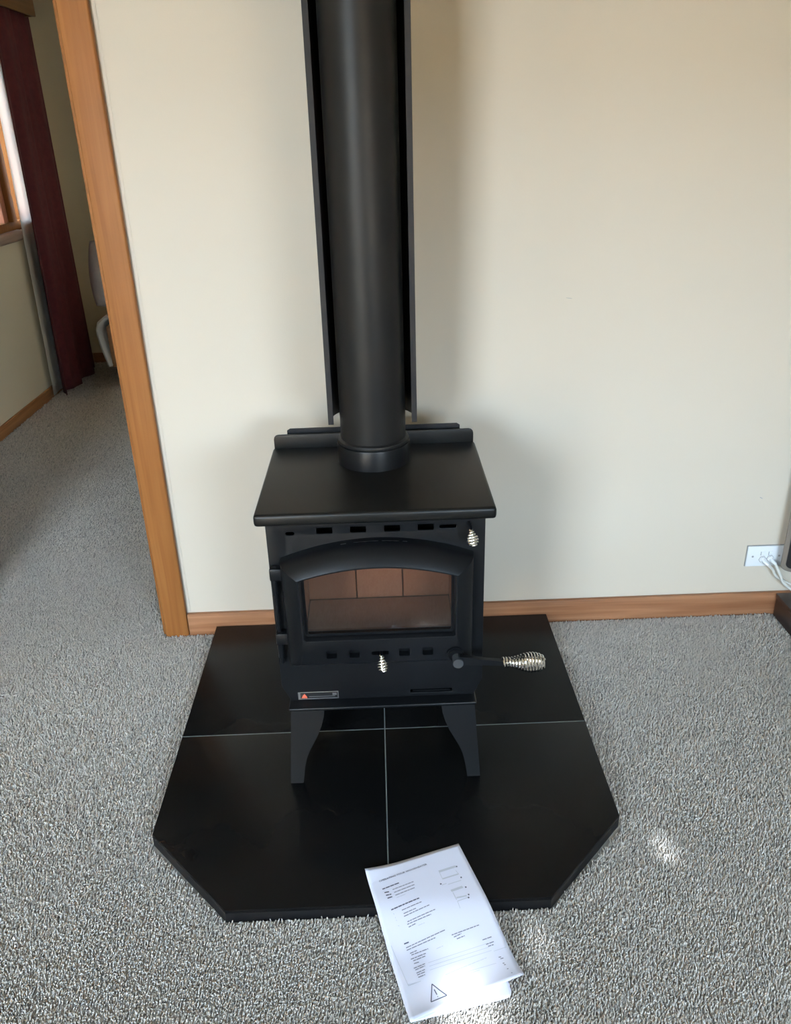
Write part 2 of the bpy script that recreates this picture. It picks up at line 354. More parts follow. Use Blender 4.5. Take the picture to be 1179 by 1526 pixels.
# ================================================================ carpet pile
def in_hearth(x, y, grow=0.0):
    a = np.abs(x)
    return (a < 0.537+grow) & (y > -1.088-grow) & (y < 0) & ~((a - 0.337 - grow*0.6) + (-0.885 - grow*0.6 - y) > 0.203)
def smooth_noise(x, y, freq, seed):
    r = np.random.default_rng(seed); s = np.zeros_like(x)
    for k in range(9):
        a = r.uniform(0, 2*np.pi); f = freq*r.uniform(0.5, 1.6); ph = r.uniform(0, 6.28)
        s += np.sin(x*np.cos(a)*f + y*np.sin(a)*f + ph)
    return s/4.2
def build_carpet():
    X, Y, S = [], [], []
    for x0, x1, y0, y1, dens, sc in ((-1.75, 1.55, -1.8, -0.9, 58000, 0.78), (-1.75, 1.75, -0.9, -0.0165, 43000, 0.88), (DX0+0.02, DX1-0.018, -0.0165, 0.1, 43000, 0.88), (-2.05, -0.4, 0.1, 0.6, 38000, 0.92), (-2.05, -0.5, 0.6, 1.6, 20000, 1.25), (-2.05, -1.0, 1.6, 3.6, 13000, 1.5)):
        n = int((x1-x0)*(y1-y0)*dens)
        # jittered grid keeps the pile even
        nx = int(math.sqrt(n*(x1-x0)/(y1-y0))); ny = max(1, n//nx)
        gx, gy = np.meshgrid((np.arange(nx)+.5)/nx, (np.arange(ny)+.5)/ny)
        x = x0 + (x1-x0)*gx.ravel() + rng.uniform(-.6, .6, nx*ny)*(x1-x0)/nx
        y = y0 + (y1-y0)*gy.ravel() + rng.uniform(-.6, .6, nx*ny)*(y1-y0)/ny
        k = (x > x0) & (x < x1) & (y > y0) & (y < y1) & ~in_hearth(x, y, 0.004)
        k &= ~((y > -0.023) & (y < 0.0) & (x > DX1-0.006) & (x < 1.6)) & ~((y > -0.023) & (y < 0.1) & (x < DX0+0.02))
        k &= ~((x > 1.280) & (y > -0.95) & (y < 0))
        X.append(x[k]); Y.append(y[k]); S.append(np.full(k.sum(), sc))
    x = np.concatenate(X); y = np.concatenate(Y); s = np.concatenate(S); n = len(x)
    # lean of the pile: brushed patches plus a lot of disorder
    ang = smooth_noise(x, y, 3.0, 3)*1.4 + rng.normal(0, 1.15, n) + 0.9
    lean = np.clip(0.0042 + 0.0013*smooth_noise(x, y, 4.2, 5) + rng.normal(0, 0.0016, n), 0.0004, 0.009)*s
    hgt = np.clip(rng.normal(0.0085, 0.0009, n), 0.006, 0.0115)
    rad = np.clip(rng.normal(0.0024, 0.0004, n), 0.0014, 0.0034)*s
    dx, dy = np.cos(ang)*lean, np.sin(ang)*lean
    V = np.zeros((n, 2, 3, 3), np.float32)
    rot = rng.uniform(0, 6.28, n)
    for i, (t, rr) in enumerate(((0.0, 1.1), (1.0, 0.75))):
        cx = x + dx*t; cy = y + dy*t; cz = FZ + hgt*t - 0.15*lean*t
        for k in range(3):
            a = rot + 2.094*k + 0.9*i
            V[:, i, k, 0] = cx + rad*rr*np.cos(a); V[:, i, k, 1] = cy + rad*rr*np.sin(a); V[:, i, k, 2] = cz + (0.0007*math.sin(2.1*k) if i else 0)
    base = (np.arange(n)*6)[:, None]
    F = []
    for k in range(3):
        k2 = (k+1) % 3
        F.append(np.concatenate([base+k, base+k2, base+3+k2, base+3+k], 1))
    Q = np.stack(F, 1).reshape(-1, 4); T = np.concatenate([base+3, base+4, base+5], 1)
    me = bpy.data.meshes.new('carpet_pile')
    nv, nq, nt_ = n*6, len(Q), len(T)
    me.vertices.add(nv); me.vertices.foreach_set('co', V.reshape(-1))
    me.loops.add(nq*4+nt_*3); me.loops.foreach_set('vertex_index', np.concatenate([Q.ravel(), T.ravel()]).astype(np.int32))
    me.polygons.add(nq+nt_)
    me.polygons.foreach_set('loop_start', np.concatenate([np.arange(nq)*4, nq*4+np.arange(nt_)*3]).astype(np.int32))
    me.update(calc_edges=True)
    at = me.attributes.new('fleck', 'FLOAT', 'POINT')
    fl = np.clip(rng.beta(2.2, 1.9, n) + 0.05*smooth_noise(x, y, 9, 8), 0, 1)
    at.data.foreach_set('value', np.repeat(fl, 6).astype(np.float32))
    o = link('carpet_pile', me, 'carpet', None, 0)
    me.shade_smooth()
    o['kind'] = 'stuff'; tag(o, 'flecked grey twist pile carpet covering the floor of both rooms', 'carpet')
    return o
build_carpet()

# ================================================================ hearth
HT = 0.030
HW, YB, YF = 0.537, -0.0185, -1.087
CXc, CYc = 0.337, -0.877
hearth = thing('tiled_hearth', 'black tiled hearth pad with cut front corners under the wood stove', 'hearth', (0, -0.55, FZ))
out = [(-HW, YB), (-HW, CYc), (-CXc, YF), (CXc, YF), (HW, CYc), (HW, YB)]
bm = bmesh.new(); add_prism(bm, out[::1], FZ, HT-0.009); fin(bm, 'base', 'tile_edge', hearth)
GX, GY, gw = 0.001, -0.547, 0.0012
tiles = [[(-HW, YB), (-HW, GY+gw), (GX-gw, GY+gw), (GX-gw, YB)],
         [(GX+gw, YB), (GX+gw, GY+gw), (HW, GY+gw), (HW, YB)],
         [(-HW, GY-gw), (-HW, CYc), (-CXc, YF), (GX-gw, YF), (GX-gw, GY-gw)],
         [(GX+gw, GY-gw), (GX+gw, YF), (CXc, YF), (HW, CYc), (HW, GY-gw)]]
for t in tiles:
    bm = bmesh.new(); add_prism(bm, t, HT-0.009, HT, 0.0018, 2); fin(bm, 'tile', 'tile', hearth)
bm = bmesh.new()
for a in ((GX-gw, GX+gw, YF+0.002, YB-0.001), (-HW+0.002, GX-gw, GY-gw, GY+gw), (GX+gw, HW-0.002, GY-gw, GY+gw)):
    add_box(bm, a[0], a[1], a[2], a[3], HT-0.009, HT-0.0004)
fin(bm, 'grout', 'grout', hearth)

# ================================================================ wood stove
stove = thing('wood_stove', 'black freestanding wood stove with arched glass door and chrome coil handles', 'stove', (0, -0.48, HT))
FY = -0.660                                            # front face of the firebox
# top plate: rounded slab
bm = bmesh.new()
add_box(bm, -0.264, 0.264, -0.674, -0.264, 0.700, 0.729)
es = [e for e in bm.edges if abs(e.verts[0].co.z - e.verts[1].co.z) > 0.01 or e.verts[0].co.y + e.verts[1].co.y < -1.2 or abs(e.verts[0].co.x + e.verts[1].co.x) > 0.5]
bmesh.ops.bevel(bm, geom=es, offset=0.008, segments=3, profile=0.5, affect='EDGES')
fin(bm, 'top_plate', 'iron_top', stove)
plate('rear_upstand', 'iron_top', [[(-0.259, 0.7285), (0.259, 0.7285)] + [(0.259-0.012+0.012*math.cos(R(a)), 0.766-0.012+0.012*math.sin(R(a))) for a in (0, 30, 60, 90)] + [(-0.259+0.012+0.012*math.cos(R(a)), 0.766-0.012+0.012*math.sin(R(a))) for a in (90, 120, 150, 180)]], -0.268, -0.262, stove, 0.0015)
plate('rear_heat_shield', 'shield', [[(-0.226, 0.25), (0.226, 0.25), (0.226, 0.768), (0.218, 0.773), (-0.218, 0.773), (-0.226, 0.768)]], -0.242, -0.238, stove)
# flue collar
FX, FYC = 0.0, -0.362
bm = bmesh.new()
r = add_lathe(bm, [(0.080, 0.7285), (0.0905, 0.7285), (0.0905, 0.775), (0.0890, 0.779), (0.0845, 0.779), (0.080, 0.776), (0.080, 0.7285)], FX, FYC)
fin(bm, 'flue_collar', 'iron', stove)
# shell: sides and back with a tapering skirt below
bm = bmesh.new()
def ring(z, hw, y0, y1): return [(-hw, y0, z), (-hw, y1, z), (hw, y1, z), (hw, y0, z)]
oz = [ring(0.2225, 0.2215, -0.654, -0.300), ring(0.266, 0.2415, -0.654, -0.285), ring(0.700, 0.2415, -0.654, -0.285)]
iz = [ring(0.2225, 0.2165, -0.654, -0.305), ring(0.266, 0.2365, -0.654, -0.290), ring(0.700, 0.2365, -0.654, -0.290)]
vo = [[bm.verts.new(p) for p in r_] for r_ in oz]; vi = [[bm.verts.new(p) for p in r_] for r_ in iz]
for i in range(2):
    for k in range(3):
        bm.faces.new((vo[i][k], vo[i][k+1], vo[i+1][k+1], vo[i+1][k])); bm.faces.new((vi[i][k], vi[i+1][k], vi[i+1][k+1], vi[i][k+1]))
    for k in (0, 3): bm.faces.new((vo[i][k], vo[i+1][k], vi[i+1][k], vi[i][k]))
for k in range(3):
    bm.faces.new((vo[0][k], vi[0][k], vi[0][k+1], vo[0][k+1])); bm.faces.new((vo[2][k], vo[2][k+1], vi[2][k+1], vi[2][k]))
fin(bm, 'body_shell', 'iron', stove)
# front plate with air slots, door opening and ash slot
outer = [(-0.2215, 0.2225), (0.2215, 0.2225), (0.2415, 0.266), (0.2415, 0.6995), (-0.2415, 0.6995), (-0.2415, 0.266)]
holes = [rrect(cx-0.0175, cx+0.0175, 0.6725, 0.6880, 0.0015, 2) for cx in (-0.113, -0.039, 0.036, 0.110)]
holes.append(rrect(-0.199, -0.179, 0.6715, 0.6800, 0.004, 3))
holes.append(rrect(0.140, 0.178, 0.676, 0.685, 0.003, 3))
holes.append([(-0.186, 0.372), (0.186, 0.372), (0.186, 0.612), (-0.186, 0.612)])
holes.append(rrect(0.068, 0.170, 0.2325, 0.2425, 0.002, 2))
plate('front_plate', 'iron', [outer]+holes, FY, -0.654, stove, 0.001)
box('ash_slot_lip', 'iron', 0.074, 0.164, -0.658, -0.650, 0.2355, 0.2375, stove)
box('slot_shade_sheet', 'dark', -0.236, 0.236, -0.600, -0.596, 0.652, 0.699, stove)  # black sheet added to keep the air slots dark
# base ledge
bm = bmesh.new(); add_box(bm, -0.226, 0.226, -0.692, -0.290, 0.2135, 0.2225, 0.0035, 3); fin(bm, 'base_ledge', 'iron', stove)
# legs: angle-section with curved inner profile, splayed outwards
def leg_bm(sx, sy):
    """sx: -1 left, +1 right; sy: -1 front, +1 back"""
    prof = [(0.0, 0.080), (0.10, 0.079), (0.22, 0.074), (0.34, 0.066), (0.46, 0.055), (0.57, 0.045), (0.66, 0.039), (0.76, 0.0355), (0.86, 0.0335), (1.0, 0.0315)]
    z0, z1 = 0.2135, HT
    bm = bmesh.new()
    def pt(t, u, depth_front):    # u across from the outer edge
        z = z0 + (z1-z0)*t; x = 0.2215 + 0.011*t - u; yb = -0.688 - 0.046*t
        return x, yb, z
    loops_f, loops_s = [], []
    for t, wd in prof:
        x0, y, z = pt(t, 0, 0); x1, _, _ = pt(t, wd, 0)
        y_ = y if sy < 0 else -0.985 - y + 0.013
        s = 1 if sy < 0 else -1
        loops_f.append([(sx*x0, y_, z), (sx*x1, y_, z), (sx*x1, y_+s*0.006, z), (sx*x0, y_+s*0.006, z)])
        loops_s.append([(sx*x0, y_+s*0.006, z), (sx*(x0-0.006), y_+s*0.006, z), (sx*(x0-0.006), y_+s*wd, z), (sx*x0, y_+s*wd, z)])
    add_loft(bm, loops_f); add_loft(bm, loops_s)
    return bm
for sx in (-1, 1):
    for sy in (-1, 1): fin(leg_bm(sx, sy), 'leg', 'iron', stove, 25)

# ---- door
def arch_loop(hw, zb, zc, zp, rb, y_of, nb=5, na=18):
    """closed loop: bottom corners rounded rb, top an arch from corner height zc to peak zp"""
    pts = []
    for cx, a0 in ((hw-rb, -90), (None, None)):
        if cx is None: break
        for k in range(nb+1):
            a = R(a0 + 90*k/nb); pts.append((cx + rb*math.cos(a), zb + rb + rb*math.sin(a)))
    for k in range(na+1):
        t = 1 - 2*k/na; pts.append((hw*t, zc + (zp-zc)*(1-t*t)))
    for k in range(nb+1):
        a = R(180 + 90*k/nb); pts.append((-hw+rb + rb*math.cos(a), zb + rb + rb*math.sin(a)))
    return [(x, y_of(x, z), z) for x, z in pts]
dtop = lambda y_s, y_t: (lambda x, z: y_t if z > 0.575 else y_s)
loops = [arch_loop(0.214, 0.340, 0.618, 0.660, 0.010, lambda x, z: -0.6605),
         arch_loop(0.214, 0.340, 0.618, 0.660, 0.010, dtop(-0.676, -0.680)),
         arch_loop(0.2125, 0.342, 0.6165, 0.6585, 0.010, dtop(-0.6835, -0.690)),
         arch_loop(0.207, 0.347, 0.612, 0.654, 0.010, dtop(-0.690, -0.702)),
         arch_loop(0.192, 0.353, 0.603, 0.639, 0.010, dtop(-0.698, -0.718)),
         arch_loop(0.176, 0.418, 0.593, 0.622, 0.006, dtop(-0.705, -0.727)),
         arch_loop(0.1725, 0.4215, 0.591, 0.618, 0.006, dtop(-0.704, -0.726)),
         arch_loop(0.1715, 0.4225, 0.590, 0.6165, 0.006, dtop(-0.699, -0.716)),
         arch_loop(0.1705, 0.4235, 0.589, 0.6155, 0.006, lambda x, z: -0.672),
         arch_loop(0.1725, 0.4215, 0.591, 0.6175, 0.006, lambda x, z: -0.6605)]
bm = bmesh.new(); rings = add_loft(bm, loops, False)
n = len(loops[0])
for k in range(n): bm.faces.new((rings[-1][k], rings[-1][(k+1) % n], rings[0][(k+1) % n], rings[0][k]))
bmesh.ops.recalc_face_normals(bm, faces=bm.faces)
me = bpy.data.meshes.new('door'); bm.to_mesh(me); bm.free()
door = link('door', me, 'iron', stove, 28)
# slots cut through the lower rail
bm = bmesh.new()
for cx, hw_, hh in ((-0.113, 0.0125, 0.0115), (-0.060, 0.0125, 0.0115), (-0.001, 0.0200, 0.0055), (0.055, 0.0125, 0.0115), (0.109, 0.0125, 0.0115)):
    lp = rrect(cx-hw_, cx+hw_, 0.3815-hh, 0.3815+hh, min(0.004, hh*0.6), 3)
    lo = [bm.verts.new((x, -0.72, z)) for x, z in lp]; hi = [bm.verts.new((x, -0.680, z)) for x, z in lp]
    bm.faces.new(lo); bm.faces.new(hi[::-1])
    for k in range(len(lp)): bm.faces.new((lo[k], hi[k], hi[(k+1) % len(lp)], lo[(k+1) % len(lp)]))
bmesh.ops.recalc_face_normals(bm, faces=bm.faces)
cme = bpy.data.meshes.new('cutter'); bm.to_mesh(cme); bm.free()
cut = bpy.data.objects.new('cutter', cme); C.objects.link(cut)
cut.location = door.location; cut.parent = stove
md = door.modifiers.new('slots', 'BOOLEAN'); md.operation = 'DIFFERENCE'; md.object = cut; md.solver = 'EXACT'
bpy.context.view_layer.update()
dg = bpy.context.evaluated_depsgraph_get()
nme = bpy.data.meshes.new_from_object(door.evaluated_get(dg)); door.modifiers.clear(); door.data = nme; nme.name = 'door'
nme.materials.clear(); nme.materials.append(M['iron']); nme.shade_smooth(); nme.set_sharp_from_angle(angle=R(28))
bpy.data.objects.remove(cut)
bm = bmesh.new()
lp = arch_loop(0.1735, 0.4205, 0.592, 0.619, 0.006, lambda x, z: -0.683)
lo = [bm.verts.new(p) for p in lp]; hi = [bm.verts.new((x, -0.679, z)) for x, y, z in lp]
bm.faces.new(lo); bm.faces.new(hi[::-1])
for k in range(len(lp)): bm.faces.new((lo[k], hi[k], hi[(k+1) % len(lp)], lo[(k+1) % len(lp)]))
fin(bm, 'glass', 'stove_glass', door, 0)
# gasket rim around the glass
ri = arch_loop(0.1645, 0.4290, 0.586, 0.6125, 0.005, lambda x, z: -0.686); ro = arch_loop(0.1705, 0.4235, 0.589, 0.6155, 0.006, lambda x, z: -0.686)
bm = bmesh.new(); add_loft(bm, [ro, ri, [(x, -0.683, z) for x, y, z in ri], [(x, -0.683, z) for x, y, z in ro]], False); fin(bm, 'glass_rim', 'iron', door)
# bare edge where the paint has chipped along the top of the arch
for x0, x1 in ((-0.078, -0.066), (-0.050, 0.005), (0.012, 0.050), (0.058, 0.068)):
    bm = bmesh.new(); n_ = 8; a_, b_ = [], []
    for k in range(n_+1):
        x = x0+(x1-x0)*k/n_; z = 0.618 + 0.042*(1-(x/0.214)**2)
        a_.append(bm.verts.new((x, -0.6765, z+0.0003))); b_.append(bm.verts.new((x, -0.6785-0.0006*math.sin(k*2.1), z+0.0002)))
    for k in range(n_): bm.faces.new((a_[k], a_[k+1], b_[k+1], b_[k]))
    fin(bm, 'chipped_edge', 'steel', door, 0)
# hinges on the left edge
for zc in (0.588, 0.418):
    bm = bmesh.new(); add_box(bm, -0.2395, -0.206, -0.684, -0.6605, zc-0.017, zc+0.013, 0.003, 2)
    hg = fin(bm, 'hinge', 'iron', stove)
    bm = bmesh.new(); add_tube(bm, [(-0.2315, -0.676, zc-0.055), (-0.2315, -0.676, zc+0.0145)], 0.007, 12)
    fin(bm, 'hinge_knuckle', 'iron', hg)
bm = bmesh.new(); add_tube(bm, [(-0.2315, -0.674, 0.345), (-0.2315, -0.674, 0.58)], 0.0045, 10); fin(bm, 'hinge_pin', 'iron', stove)

# ---- coil handles
def add_coil(bm, p0, p1, prof, turns, wire, sides=6, seg=14):
    """wire wound about the axis p0-p1, prof(t) gives the winding radius"""
    p0, p1 = Vector(p0), Vector(p1); ax = (p1-p0); t_ = ax.normalized(); a = t_.orthogonal().normalized(); b = t_.cross(a)
    pts = []
    for k in range(turns*seg+1):
        t = k/(turns*seg); th = 2*math.pi*turns*t
        pts.append(p0 + ax*t + prof(t)*(math.cos(th)*a + math.sin(th)*b))
    add_tube(bm, pts, wire, sides)
def egg(r0, rm, r1, tm=0.62):
    def f(t):
        if t < tm:
            s = t/tm; s = max(0, (s-0.22)/0.78); s = s*s*(3-2*s); return r0 + (rm-r0)*s
        s = (t-tm)/(1-tm); return r1 + (rm-r1)*math.sqrt(max(0, 1-s*s))
    return f
bm = bmesh.new(); add_tube(bm, [(0.172, -0.699, 0.3725), (0.172, -0.708, 0.3725)], 0.0195, 28); add_tube(bm, [(0.172, -0.708, 0.3725), (0.172, -0.712, 0.3715)], [0.0175, 0.016], 28)
latch = fin(bm, 'latch_boss', 'iron', door)
bm = bmesh.new(); add_tube(bm, [(0.176, -0.712, 0.369), (0.176, -0.738, 0.369)], [0.0125, 0.0120], 24); fin(bm, 'latch_bolt', 'bolt', latch)
bm = bmesh.new()
hp = [(0.180, -0.728, 0.372), (0.205, -0.728, 0.370), (0.235, -0.728, 0.3665), (0.285, -0.729, 0.3615)]
loops = []
for (x, y, z), h in zip(hp, (0.0125, 0.0105, 0.0075, 0.0060)):
    loops.append([(x, y-0.0055, z-h), (x, y+0.0055, z-h), (x, y+0.0055, z+h), (x, y-0.0055, z+h)])
add_loft(bm, loops); hb = fin(bm, 'handle_bar', 'iron', door)
bm = bmesh.new()
add_coil(bm, (0.279, -0.729, 0.3622), (0.376, -0.729, 0.3585), egg(0.0105, 0.0215, 0.006, 0.68), 14, 0.0024, 6, 18)
add_tube(bm, [(0.284, -0.729, 0.3615), (0.330, -0.729, 0.3600)], 0.0045, 8)
fin(bm, 'coil_grip', 'chrome', hb)
def knob(name, tip, top, parent, rm):
    bm = bmesh.new(); add_coil(bm, top, tip, egg(0.0045, rm, 0.0030, 0.55), 6, 0.0023, 6, 14)
    add_tube(bm, [top, tuple(Vector(top).lerp(Vector(tip), 0.93))], [0.0035, rm*0.55], 10)
    return fin(bm, name, 'chrome', parent, 60)
bm = bmesh.new(); add_tube(bm, [(0.001, -0.672, 0.3815), (0.002, -0.712, 0.379)], 0.004, 8); lv = fin(bm, 'air_lever', 'iron', stove)
knob('coil_knob', (0.005, -0.730, 0.350), (0.002, -0.712, 0.3815), lv, 0.0118)
bm = bmesh.new(); add_tube(bm, [(0.204, -0.655, 0.690), (0.206, -0.668, 0.686), (0.207, -0.690, 0.6835)], 0.004, 8); lv = fin(bm, 'flue_damper_lever', 'iron', stove)
knob('coil_knob', (0.209, -0.708, 0.655), (0.206, -0.691, 0.685), lv, 0.0122)
# ---- badge
bm = bmesh.new(); add_box(bm, -0.2045, -0.106, -0.6625, FY-0.0002, 0.2265, 0.2475, 0.0008, 1); bd = fin(bm, 'badge', 'steel', stove)
box('badge_field', 'badge', -0.1985, -0.1085, -0.6630, -0.6624, 0.2300, 0.2465, bd)
bm = bmesh.new(); vs = [bm.verts.new(p) for p in ((-0.1965, -0.6633, 0.2315), (-0.1815, -0.6633, 0.2315), (-0.1840, -0.6633, 0.2375), (-0.1885, -0.6633, 0.2440), (-0.1935, -0.6633, 0.2375))]; bm.faces.new(vs)
ems = fin(bm, 'badge_emblem', 'badge_red', bd)
box('badge_stripe', 'steel', -0.178, -0.115, -0.6633, -0.6631, 0.2345, 0.2358, bd)
box('badge_stripe', 'steel', -0.121, -0.1105, -0.6633, -0.6631, 0.2375, 0.2440, bd)

# ---- firebox: clay bricks with open joints
FLZ, BKY, IHW = 0.382, -0.455, 0.178
def brick(x0, x1, y0, y1, z0, z1):
    box('firebrick', 'brick', x0, x1, y0, y1, z0, z1, stove, 0.0015, 1)
for x0, x1 in ((-IHW-0.002, -0.0595), (-0.0565, 0.0595), (0.0625, IHW+0.002)): brick(x0, x1, BKY, BKY+0.03, FLZ, 0.640)
for s in (-1, 1):
    for y0, y1 in ((-0.650, -0.5545), (-0.5515, BKY-0.005)):
        a, b = sorted((s*(IHW+0.0015), s*(IHW+0.03))); brick(a, b, y0, y1, FLZ, 0.640)
brick(-IHW, IHW, -0.650, BKY-0.002, FLZ-0.03, FLZ)
box('baffle', 'dark', -0.212, 0.212, -0.650, -0.425, 0.642, 0.650, stove)
box('firebox_back', 'dark', -0.212, 0.212, -0.424, -0.420, 0.35, 0.642, stove)
for s in (-1, 1):
    a, b = sorted((s*0.2095, s*0.2125)); box('firebox_side', 'dark', a, b, -0.652, -0.425, 0.35, 0.642, stove)

# ================================================================ flue with its half-round shield
flue = thing('flue_pipe', 'tall satin black flue pipe with half round heat shield above the stove', 'flue', (FX, FYC, 0.776))
bm = bmesh.new(); add_lathe(bm, [(0.0775, 0.765), (0.0800, 0.765), (0.0800, 2.419), (0.0775, 2.419), (0.0775, 0.765)], FX, FYC, 96); fin(bm, 'pipe', 'flue', flue)
bm = bmesh.new(); add_lathe(bm, [(0.0803, 0.780), (0.0865, 0.7795), (0.0878, 0.784), (0.0865, 0.7885), (0.0803, 0.792), (0.0803, 0.780)], FX, FYC, 96); fin(bm, 'pipe_bead', 'flue', flue)
bm = bmesh.new()
ra, rb, z0, z1 = 0.1045, 0.1030, 0.833, 2.419
# half shell behind the pipe with short walls coming forward, open at the front
def shield_path(r):
    pts = [(-r, -0.020)]
    for k in range(25):
        a = math.pi - math.pi*k/24; pts.append((r*math.cos(a), r*math.sin(a)))
    pts.append((r, -0.020)); return pts
po, pi_ = shield_path(ra), shield_path(rb)
vo = [[bm.verts.new((FX+x, FYC+y, z)) for x, y in po] for z in (z0, z1)]; vi = [[bm.verts.new((FX+x, FYC+y, z)) for x, y in pi_] for z in (z0, z1)]
m_ = len(po)
for k in range(m_-1):
    bm.faces.new((vo[0][k], vo[0][k+1], vo[1][k+1], vo[1][k])); bm.faces.new((vi[0][k], vi[1][k], vi[1][k+1], vi[0][k+1]))
    bm.faces.new((vo[0][k], vi[0][k], vi[0][k+1], vo[0][k+1])); bm.faces.new((vo[1][k], vo[1][k+1], vi[1][k+1], vi[1][k]))
for k in (0, m_-1): bm.faces.new((vo[0][k], vo[1][k], vi[1][k], vi[0][k]))
sh = fin(bm, 'heat_shield', 'shield', flue)
for s in (-1, 1):
    a, b = sorted((s*0.1075, s*0.0945)); bm = bmesh.new(); add_box(bm, a, b, FYC-0.0225, FYC-0.0205, 0.829, 2.419, 0.0006, 1); fin(bm, 'shield_flange', 'shield', sh)
for zz in (1.05, 1.95):
    for s in (-1, 1):
        tube('shield_bracket', 'shield', [(FX+s*0.045, FYC+0.066, zz), (FX+s*0.059, FYC+0.0845, zz)], 0.006, flue)

# ================================================================ instruction sheets
TLp, TRp, BRp, BLp = [np.array(p) for p in ((-0.0490, -1.0085), (0.1585, -0.9425), (0.2535, -1.2455), (0.0335, -1.3255))]
def page_xy(u, v): return (1-u)*(1-v)*TLp + u*(1-v)*TRp + u*v*BRp + (1-u)*v*BLp
def page_z(x, y):
    # lies on the hearth at the top, slopes over its edge down to the carpet
    t = min(1, max(0, (-1.075 - y)/0.13)); t = t*t*(3-2*t)
    return (HT + 0.0035)*(1-t) + 0.0125*t
def page_pt(u, v, lift=0.0):
    x, y = page_xy(u, v)
    z = page_z(x, y) + lift + 0.010*max(0, 1-v/0.14)**2*max(0, 1-u/0.35)**1.5 + 0.007*max(0, (v-0.86)/0.14)**2 + 0.003*math.sin(3.2*u)*math.sin(2.6*v)
    return Vector((x, y, z))
booklet = thing('instruction_sheets', 'white printed instruction sheets lying over the front edge of the hearth', 'paper', (0.1, -1.15, 0.011))
def sheet(name, fn, nu, nv, th=0.0003):
    bm = bmesh.new(); g = [[bm.verts.new(fn(i/nu, j/nv)) for i in range(nu+1)] for j in range(nv+1)]
    for j in range(nv):
        for i in range(nu): bm.faces.new((g[j][i], g[j+1][i], g[j+1][i+1], g[j][i+1]))
    bmesh.ops.recalc_face_normals(bm, faces=bm.faces)
    if sum(f.normal.z for f in bm.faces) < 0: bmesh.ops.reverse_faces(bm, faces=bm.faces)
    me = bpy.data.meshes.new(name); bm.to_mesh(me); bm.free()
    o = link(name, me, 'paper', booklet, 60)
    md = o.modifiers.new('thickness', 'SOLIDIFY'); md.thickness = th; md.offset = -1
    return o
def under(u, v):
    # second sheet: turned a little so that a strip of it shows below and a sliver to the right
    a = np.array((0.228, -1.2825)); tl = TLp + (0.004, -0.004); tr = np.array((0.1640, -0.957)); bl = BLp + (0.001, 0.0035)
    # rounded lower right corner
    if u > 0.93 and v > 0.95:
        d = (u-0.93)/0.07; e = (v-0.95)/0.05
        k = math.hypot(d, e)
        if k > 1: u = 0.93 + 0.07*d/k; v = 0.95 + 0.05*e/k
    p = (1-u)*(1-v)*tl + u*(1-v)*tr + u*v*a + (1-u)*v*bl
    p = p + np.array((0.0, -0.010*math.sin(math.pi*u)*v*0))
    return Vector((p[0], p[1], page_z(p[0], p[1]) - 0.0012))
sheet('page', lambda u, v: page_pt(u, v), 24, 36)
sheet('page', under, 28, 40)
def strips(name, m, segs, lift=0.00035):
    bm = bmesh.new()
    for u0, v0, u1, v1, hh in segs:
        L = math.hypot((u1-u0)*0.21, (v1-v0)*0.30); n = max(1, int(L/0.012)); du, dv = u1-u0, v1-v0
        nx, ny = -(dv*0.30)/max(L, 1e-6), (du*0.21)/max(L, 1e-6)
        a, b = [], []
        for k in range(n+1):
            u, v = u0+du*k/n, v0+dv*k/n
            a.append(bm.verts.new(page_pt(u + nx*hh/0.21, v + ny*hh/0.30, lift))); b.append(bm.verts.new(page_pt(u - nx*hh/0.21, v - ny*hh/0.30, lift)))
        for k in range(n):
            f = bm.faces.new((a[k], a[k+1], b[k+1], b[k]))
    o = fin(bm, name, m, booklet, 0); o['kind'] = 'stuff'; return o
